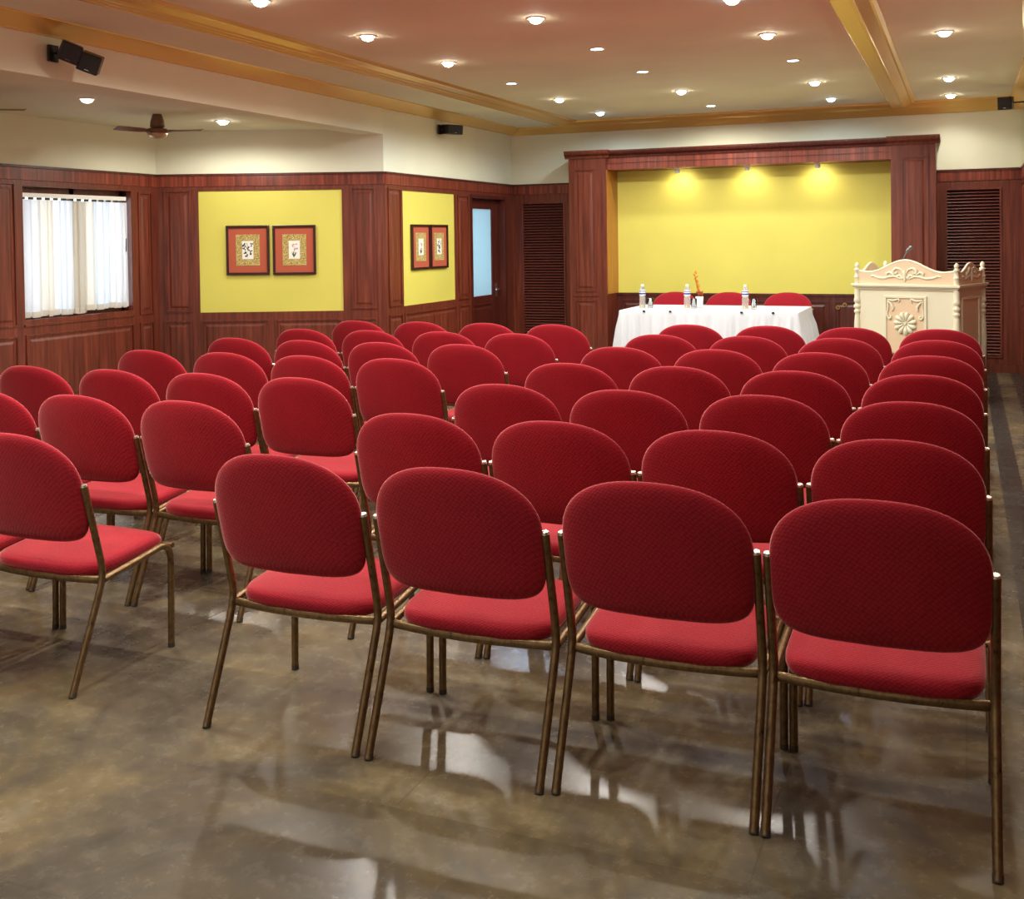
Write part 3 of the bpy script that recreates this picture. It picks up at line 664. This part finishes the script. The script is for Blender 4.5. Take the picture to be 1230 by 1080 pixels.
def spiral(cx, cz, r, a0, turns, n=16, sg=1): return [(cx+r*(1-0.8*i/n)*math.cos(a0+sg*turns*2*PI*i/n), cz+r*(1-0.8*i/n)*math.sin(a0+sg*turns*2*PI*i/n)) for i in range(n+1)]
for s_ in (-1, 1):
    co = MB(); y = -hd-0.010
    scroll(co, [(s_*(0.155-0.0*k), 0.87-0.022*k) for k in range(2)]+[(s_*(0.158-0.006*math.sin(k*1.1)), 0.86-0.03*k) for k in range(1, 5)]+spiral(s_*0.138, 0.72, 0.02, 0 if s_ > 0 else PI, 0.9, 10, -s_)[1:], 0.008, y)
    scroll(co, [(s_*(0.155-0.025*k), 0.872-0.012*math.sin(k*0.9)) for k in range(5)]+[(s_*0.05, 0.86), (s_*0.06, 0.845)], 0.008, y)
    scroll(co, [(s_*0.15, 0.855), (s_*0.125, 0.835), (s_*0.105, 0.80), (s_*0.115, 0.775)], 0.010, y)
    co.build('corner_ornament', IVORY, lec)
# side panels
for s_ in (-1, 1):
    b = MB(); xx = s_*hw; o_ = lambda d: sorted((xx, xx+s_*d))
    for q in ((-0.2, 0.2, 0.2, 0.222), (-0.2, 0.2, 0.878, 0.90), (-0.2, -0.178, 0.222, 0.878), (0.178, 0.2, 0.222, 0.878)): b.box(*o_(0.014), q[0], q[1], q[2], q[3])
    b.build('side_panel_frame', IVORY, lec, bevel=0.003)
    MB().box(*o_(0.004), -0.178, 0.178, 0.222, 0.878).build('side_inset_panel', PEACH, lec)
# turned corner posts and finials
prof = [(0.03, 0.0), (0.03, 0.05), (0.022, 0.06), (0.026, 0.08), (0.02, 0.10), (0.024, 0.16), (0.03, 0.30), (0.033, 0.42), (0.028, 0.55), (0.022, 0.62), (0.020, 0.64), (0.028, 0.648), (0.028, 0.664), (0.021, 0.67), (0.021, 0.682), (0.030, 0.69), (0.030, 0.712), (0.021, 0.72), (0.021, 0.732), (0.029, 0.74), (0.029, 0.765), (0.024, 0.78), (0.026, 0.855)]
for sx in (-1, 1):
    for sy in (-1, 1):
        MB().lathe(prof, 20, (sx*hw, sy*hd, 0.10)).build('corner_post', IVORY, lec)
        MB().lathe([(0.022, 0.0), (0.022, 0.05), (0.026, 0.055), (0.026, 0.065), (0.02, 0.07), (0.02, 0.115), (0.027, 0.12), (0.027, 0.13), (0.014, 0.138), (0.018, 0.15), (0.022, 0.16), (0.016, 0.175), (0.006, 0.188), (0.001, 0.19)], 18, (sx*hw, sy*hd, 1.004)).build('finial', IVORY, lec)
# scalloped gallery boards, front, sides
def crest(w, n=40, rise=0.10, low=0.105):
    pts = []
    for i in range(n+1):
        u_ = -1+2*i/n; x = u_*w
        h_ = low+rise*(0.5+0.5*math.cos(PI*min(1, abs(u_)/0.80)))**1.1
        if abs(u_) > 0.80: h_ = low+0.010*((abs(u_)-0.80)/0.2)
        pts.append((x, 1.005+h_))
    return pts
def gallery(w, axis, pos, thick=0.016):
    c = crest(w, rise=0.105 if axis == 'y' else 0.075, low=0.10); poly = [(-w, 1.004)]+[(-w, c[0][1])]+c[1:-1]+[(w, c[-1][1])]+[(w, 1.004)]
    b = MB(); edge = MB()
    if axis == 'y':
        b.prism_y(poly, pos-thick/2, pos+thick/2); edge.tube([(x, pos, z+0.002) for x, z in c], 0.011, 8)
    else:
        b.prism_x(poly, pos-thick/2, pos+thick/2); edge.tube([(pos, x, z+0.002) for x, z in c], 0.011, 8)
    g_ = b.build('gallery_board', PEACH, lec); edge.build('rim', IVORY, g_)
    sg = -1 if pos < 0 else 1
    orn = MB()
    def put(pts, r0):
        rr = [r0*(0.5+0.8*math.sin(PI*(i+0.6)/(len(pts)+0.3))) for i in range(len(pts))]
        orn.tube([(x, pos+sg*0.010, z) if axis == 'y' else (pos+sg*0.010, x, z) for x, z in pts], rr, 8)
    k = w/0.43
    put([(0, 1.03), (0, 1.06), (0, 1.10), (0, 1.13)], 0.012)
    for s_ in (-1, 1):
        put([(s_*x*k, z) for x, z in ((0.005, 1.07), (0.04, 1.055), (0.09, 1.075), (0.14, 1.07), (0.19, 1.055), (0.25, 1.062), (0.29, 1.078), (0.31, 1.07))], 0.009)
        put([(s_*x*k, z) for x, z in ((0.01, 1.10), (0.035, 1.135), (0.075, 1.145), (0.105, 1.125), (0.10, 1.10), (0.075, 1.098), (0.07, 1.115))], 0.009)
        put([(s_*x*k, z) for x, z in ((0.10, 1.085), (0.135, 1.11), (0.165, 1.10), (0.16, 1.08))], 0.009)
        put([(s_*x*k, z) for x, z in ((0.02, 1.05), (0.045, 1.085), (0.07, 1.075))], 0.009)
    orn.build('scrollwork', IVORY, g_)
gallery(hw-0.015, 'y', -hd); gallery(hd-0.015, 'x', -hw); gallery(hd-0.015, 'x', hw)
b = MB(); b.frustum([(-hw+0.02, -hd+0.02, 1.05), (hw-0.02, -hd+0.02, 1.05), (hw-0.02, hd-0.02, 1.006), (-hw+0.02, hd-0.02, 1.006)], [(-hw+0.02, -hd+0.02, 1.07), (hw-0.02, -hd+0.02, 1.07), (hw-0.02, hd-0.02, 1.026), (-hw+0.02, hd-0.02, 1.026)]); b.build('reading_slope', IVORY, lec)
# microphone on the lectern
ml = Matrix.Rotation(LR, 4, 'Z') @ Vector((-0.02, 0.02, 0))
mic = thing('microphone', 'grey gooseneck microphone rising behind the lectern crest', 'microphone', (cx_+ml.x-0.12, cy_+ml.y, 1.083), 0)
MB().lathe([(0.03, -0.01), (0.03, 0.006), (0.012, 0.02)], 18).build('base', BLACK, mic)
GREY = mat('grey_metal', (0.16, 0.16, 0.17, 1), 0.3, 0.7)
MB().tube([(0, 0, 0.01), (-0.005, 0, 0.08), (0.0, 0, 0.14), (0.03, 0, 0.20)], 0.0065, 8).build('gooseneck', GREY, mic)
MB().tube([(0.024, 0, 0.19), (0.036, 0, 0.212), (0.062, 0, 0.238), (0.078, 0, 0.242)], [0.010, 0.014, 0.019, 0.014], 14).build('head', GREY, mic)

# ------------------------------------------------------------------ pictures
FRM = mat('dark_picture_frame', lin(52, 18, 16), 0.3); MATB = mat('terracotta_mat', lin(176, 84, 58), 0.8)
def print_mat():
    m = mat('ochre_patterned_border', lin(176, 150, 86), 0.8)
    v = coords(m, (90, 90, 90)); n = N(m, 'ShaderNodeTexNoise', Scale=1.0, Detail=3.0); LK(m, v, n.inputs['Vector'])
    LK(m, ramp(m, n.outputs['Fac'], [(0.35, lin(120, 100, 44)), (0.5, lin(178, 154, 86)), (0.65, lin(206, 190, 130))]), bsdf(m).inputs['Base Color']); return m
OCHRE = print_mat(); PAPER = mat('pale_art_paper', (0.82, 0.80, 0.74, 1), 0.8); LEAFG = mat('leaf_green_ink', lin(70, 92, 50), 0.8); INK = mat('dark_ink', lin(52, 48, 44), 0.8); PINK = mat('pink_ink', lin(200, 150, 158), 0.8)
def picture(loc, rz, w, h_, label, seed, kind):
    t = thing('framed_picture', label, 'picture', loc, rz, 'framed botanical prints')
    f = MB(); e = 0.022
    for q in ((-w/2, w/2, -h_/2, -h_/2+e), (-w/2, w/2, h_/2-e, h_/2), (-w/2, -w/2+e, -h_/2+e, h_/2-e), (w/2-e, w/2, -h_/2+e, h_/2-e)): f.box(q[0], q[1], -0.025, 0.0, q[2], q[3])
    f.build('frame', FRM, t, bevel=0.003)
    MB().box(-w/2+e, w/2-e, -0.010, -0.002, -h_/2+e, h_/2-e).build('mat_board', MATB, t)
    aw, ah = w*0.275, h_*0.315
    pr = MB().box(-aw, aw, -0.0125, -0.0095, -ah, ah).build('border_print', OCHRE, t)
    iw, ih = aw*0.47, ah*0.58
    MB().box(-iw, iw, -0.0145, -0.012, -ih, ih).build('art_paper', PAPER, pr)
    rr = random.Random(seed); pl = MB()
    cz = [INK, LEAFG, PINK]
    def lf(x, z, a, L, wd, mi):
        d = Vector((math.cos(a), 0, math.sin(a))); s_ = Vector((-d.z, 0, d.x)); p = Vector((x, -0.0152, z))
        pl.add([p, p+d*L*0.45+s_*wd, p+d*L, p+d*L*0.45-s_*wd], [(0, 1, 2, 3)], mi)
    if kind == 'sprigs':
        for k in range(9): 
            x, z = rr.uniform(-iw*0.7, iw*0.7), rr.uniform(-ih*0.75, ih*0.8)
            for q in range(3): lf(x, z, rr.uniform(0, 6.28), 0.024, 0.007, 0)
        for k in range(5): lf(0, -ih*0.85+k*ih*0.3, rr.uniform(0.6, 2.4), 0.05, 0.003, 1)
    else:
        for k in range(6): lf(rr.uniform(-0.015, 0.0), -ih*0.85, rr.uniform(0.9, 2.1), 0.06, 0.005, 1)
        for k in range(6): lf(rr.uniform(-0.01, iw*0.6), rr.uniform(-ih*0.1, ih*0.7), rr.uniform(0, 6.28), 0.028, 0.008, 2)
        lf(-0.01, -ih*0.85, 1.45, ih*1.5, 0.002, 1)
    pl.build('plant_drawing', cz, pr)
dB = Vector((math.cos(RB), math.sin(RB), 0))
def bayp(u_, z, out=0.0): p = Vector(P_B)+dB*u_+Vector((dB.y, -dB.x, 0))*out; return (p.x, p.y, z)
picture(bayp(0.855, 1.375, -0.008), RB, 0.41, 0.47, 'framed print of dark sprigs on the bay yellow board, left of the pair', 1, 'sprigs')
picture(bayp(1.298, 1.372, -0.008), RB, 0.41, 0.47, 'framed print of a pink flower on the bay yellow board, right of the pair', 2, 'flower')
picture((LX-0.008, 9.763, 1.378), PI/2, 0.40, 0.455, 'framed botanical print on the yellow board near the door, left of the pair', 3, 'flower')
picture((LX-0.008, 10.175, 1.378), PI/2, 0.40, 0.455, 'framed botanical print on the yellow board near the door, right of the pair', 4, 'sprigs')

# ------------------------------------------------------------------ loudspeakers
GRILLE = mat('black_speaker_grille', (0.02, 0.02, 0.022, 1), 0.6)
def cube_speaker(parent, c, s_, rz, tilt, roll=0):
    b = MB(); x, y, z = s_[0]/2, s_[1]/2, s_[2]/2
    b.box(-x, x, -y, y, -z, z); o = b.build('cabinet', BLACK, parent, c, bevel=0.008); o.rotation_euler = (tilt, roll, rz)
    MB().box(-x+0.008, x-0.008, -y-0.006, -y+0.002, -z+0.008, z-0.008).build('grille', GRILLE, o, bevel=0.003)
    MB().box(-0.012, 0.012, -y-0.008, -y-0.004, -z+0.014, -z+0.018).build('badge', CHROME, o)
sp = thing('wall_speaker', 'black twin-cube loudspeaker on a bracket above the bay window', 'speaker', (LX, 4.99, 2.605))
b = MB(); b.box(0.0, 0.02, -0.035, 0.035, -0.05, 0.05); b.tube([(0.018, 0, 0), (0.075, 0.0, 0.0)], 0.009, 10); b.build('bracket', BLACK, sp)
cube_speaker(sp, (0.13, 0.015, 0.0), (0.125, 0.13, 0.115), math.radians(50), math.radians(14), math.radians(20))
cube_speaker(sp, (0.20, 0.105, -0.055), (0.125, 0.12, 0.115), math.radians(40), math.radians(14), math.radians(20))
sp = thing('wall_speaker', 'small black loudspeaker on the cream wall above the yellow board', 'speaker', (LX, 10.22, 2.605))
b = MB(); b.box(0.0, 0.02, -0.03, 0.03, -0.05, 0.05); b.tube([(0.018, 0, 0), (0.05, 0.02, 0)], 0.009, 10); b.build('bracket', BLACK, sp)
cube_speaker(sp, (0.115, 0.08, 0.0), (0.20, 0.12, 0.10), math.radians(62), math.radians(4))
sp = thing('wall_speaker', 'small black loudspeaker on an arm from the right wall', 'speaker', (RX-0.001, 11.2, 2.66))
b = MB(); b.box(-0.02, 0.0, -0.03, 0.03, -0.05, 0.05); b.tube([(-0.018, 0, 0), (-0.12, 0, 0.0)], 0.007, 10); b.build('bracket', BLACK, sp)
cube_speaker(sp, (-0.18, 0.0, -0.004), (0.125, 0.12, 0.12), math.radians(-12), math.radians(6))

# ------------------------------------------------------------------ fans
FANB = mat('bronze_brown_enamel', lin(122, 96, 76), 0.35, 0.3); FANL = mat('pale_fan_metal', lin(200, 180, 150), 0.3, 0.5)
def fan(x, y, label, a0):
    t = thing('ceiling_fan', label, 'fan', (x, y, BZ), 0, 'ceiling fans in the bay')
    MB().lathe([(0.035, 0), (0.04, -0.01), (0.055, -0.06), (0.06, -0.105), (0.05, -0.11), (0.02, -0.115)], 24).build('canopy', FANB, t)
    MB().lathe([(0.02, -0.11), (0.075, -0.118), (0.085, -0.13), (0.085, -0.155), (0.07, -0.165), (0.05, -0.168)], 28).build('motor', FANB, t)
    MB().lathe([(0.078, -0.158), (0.082, -0.168), (0.07, -0.188), (0.04, -0.198), (0.005, -0.2)], 28).build('light_bowl', FANL, t)
    for k in range(3):
        a = a0+k*2*PI/3; c, s_ = math.cos(a), math.sin(a)
        def P(r, w, dz): return (r*c-w*s_, r*s_+w*c, -0.142+dz)
        b = MB(); st = [(0.07, 0.02), (0.12, 0.022), (0.15, 0.045), (0.30, 0.055), (0.36, 0.05), (0.385, 0.03)]
        vs = []
        for r, w in st: vs += [P(r, -w, -0.010), P(r, w, 0.010), P(r, w, 0.014), P(r, -w, -0.006)]
        fs = [(4*i+j_, 4*i+(j_+1) % 4, 4*i+4+(j_+1) % 4, 4*i+4+j_) for i in range(len(st)-1) for j_ in range(4)]+[(0, 3, 2, 1), tuple(4*(len(st)-1)+q for q in range(4))]
        b.add(vs, fs); b.build('blade', FANB, t)
fan(-6.13, 7.13, 'brown ceiling fan with bowl in the bay, above the window corner', math.radians(15))
fan(-6.25, 5.38, 'brown ceiling fan cut by the left edge, only a blade showing', math.radians(28))

# pale rounded fitting high on the right wall
wl = thing('wall_light', 'pale rounded fitting high on the right wall, cut by the frame', 'light', (RX, 6.2, 2.555))
MB().box(-0.02, 0.0, -0.06, 0.06, -0.1, 0.1).build('back_plate', WHITE, wl)
b = MB(); b.lathe([(0.01, -0.19), (0.07, -0.175), (0.115, -0.12), (0.13, -0.02), (0.13, 0.12), (0.12, 0.2), (0.115, 0.2)], 28, (-0.135, 0, 0)); b.build('bowl', IVORY, wl)
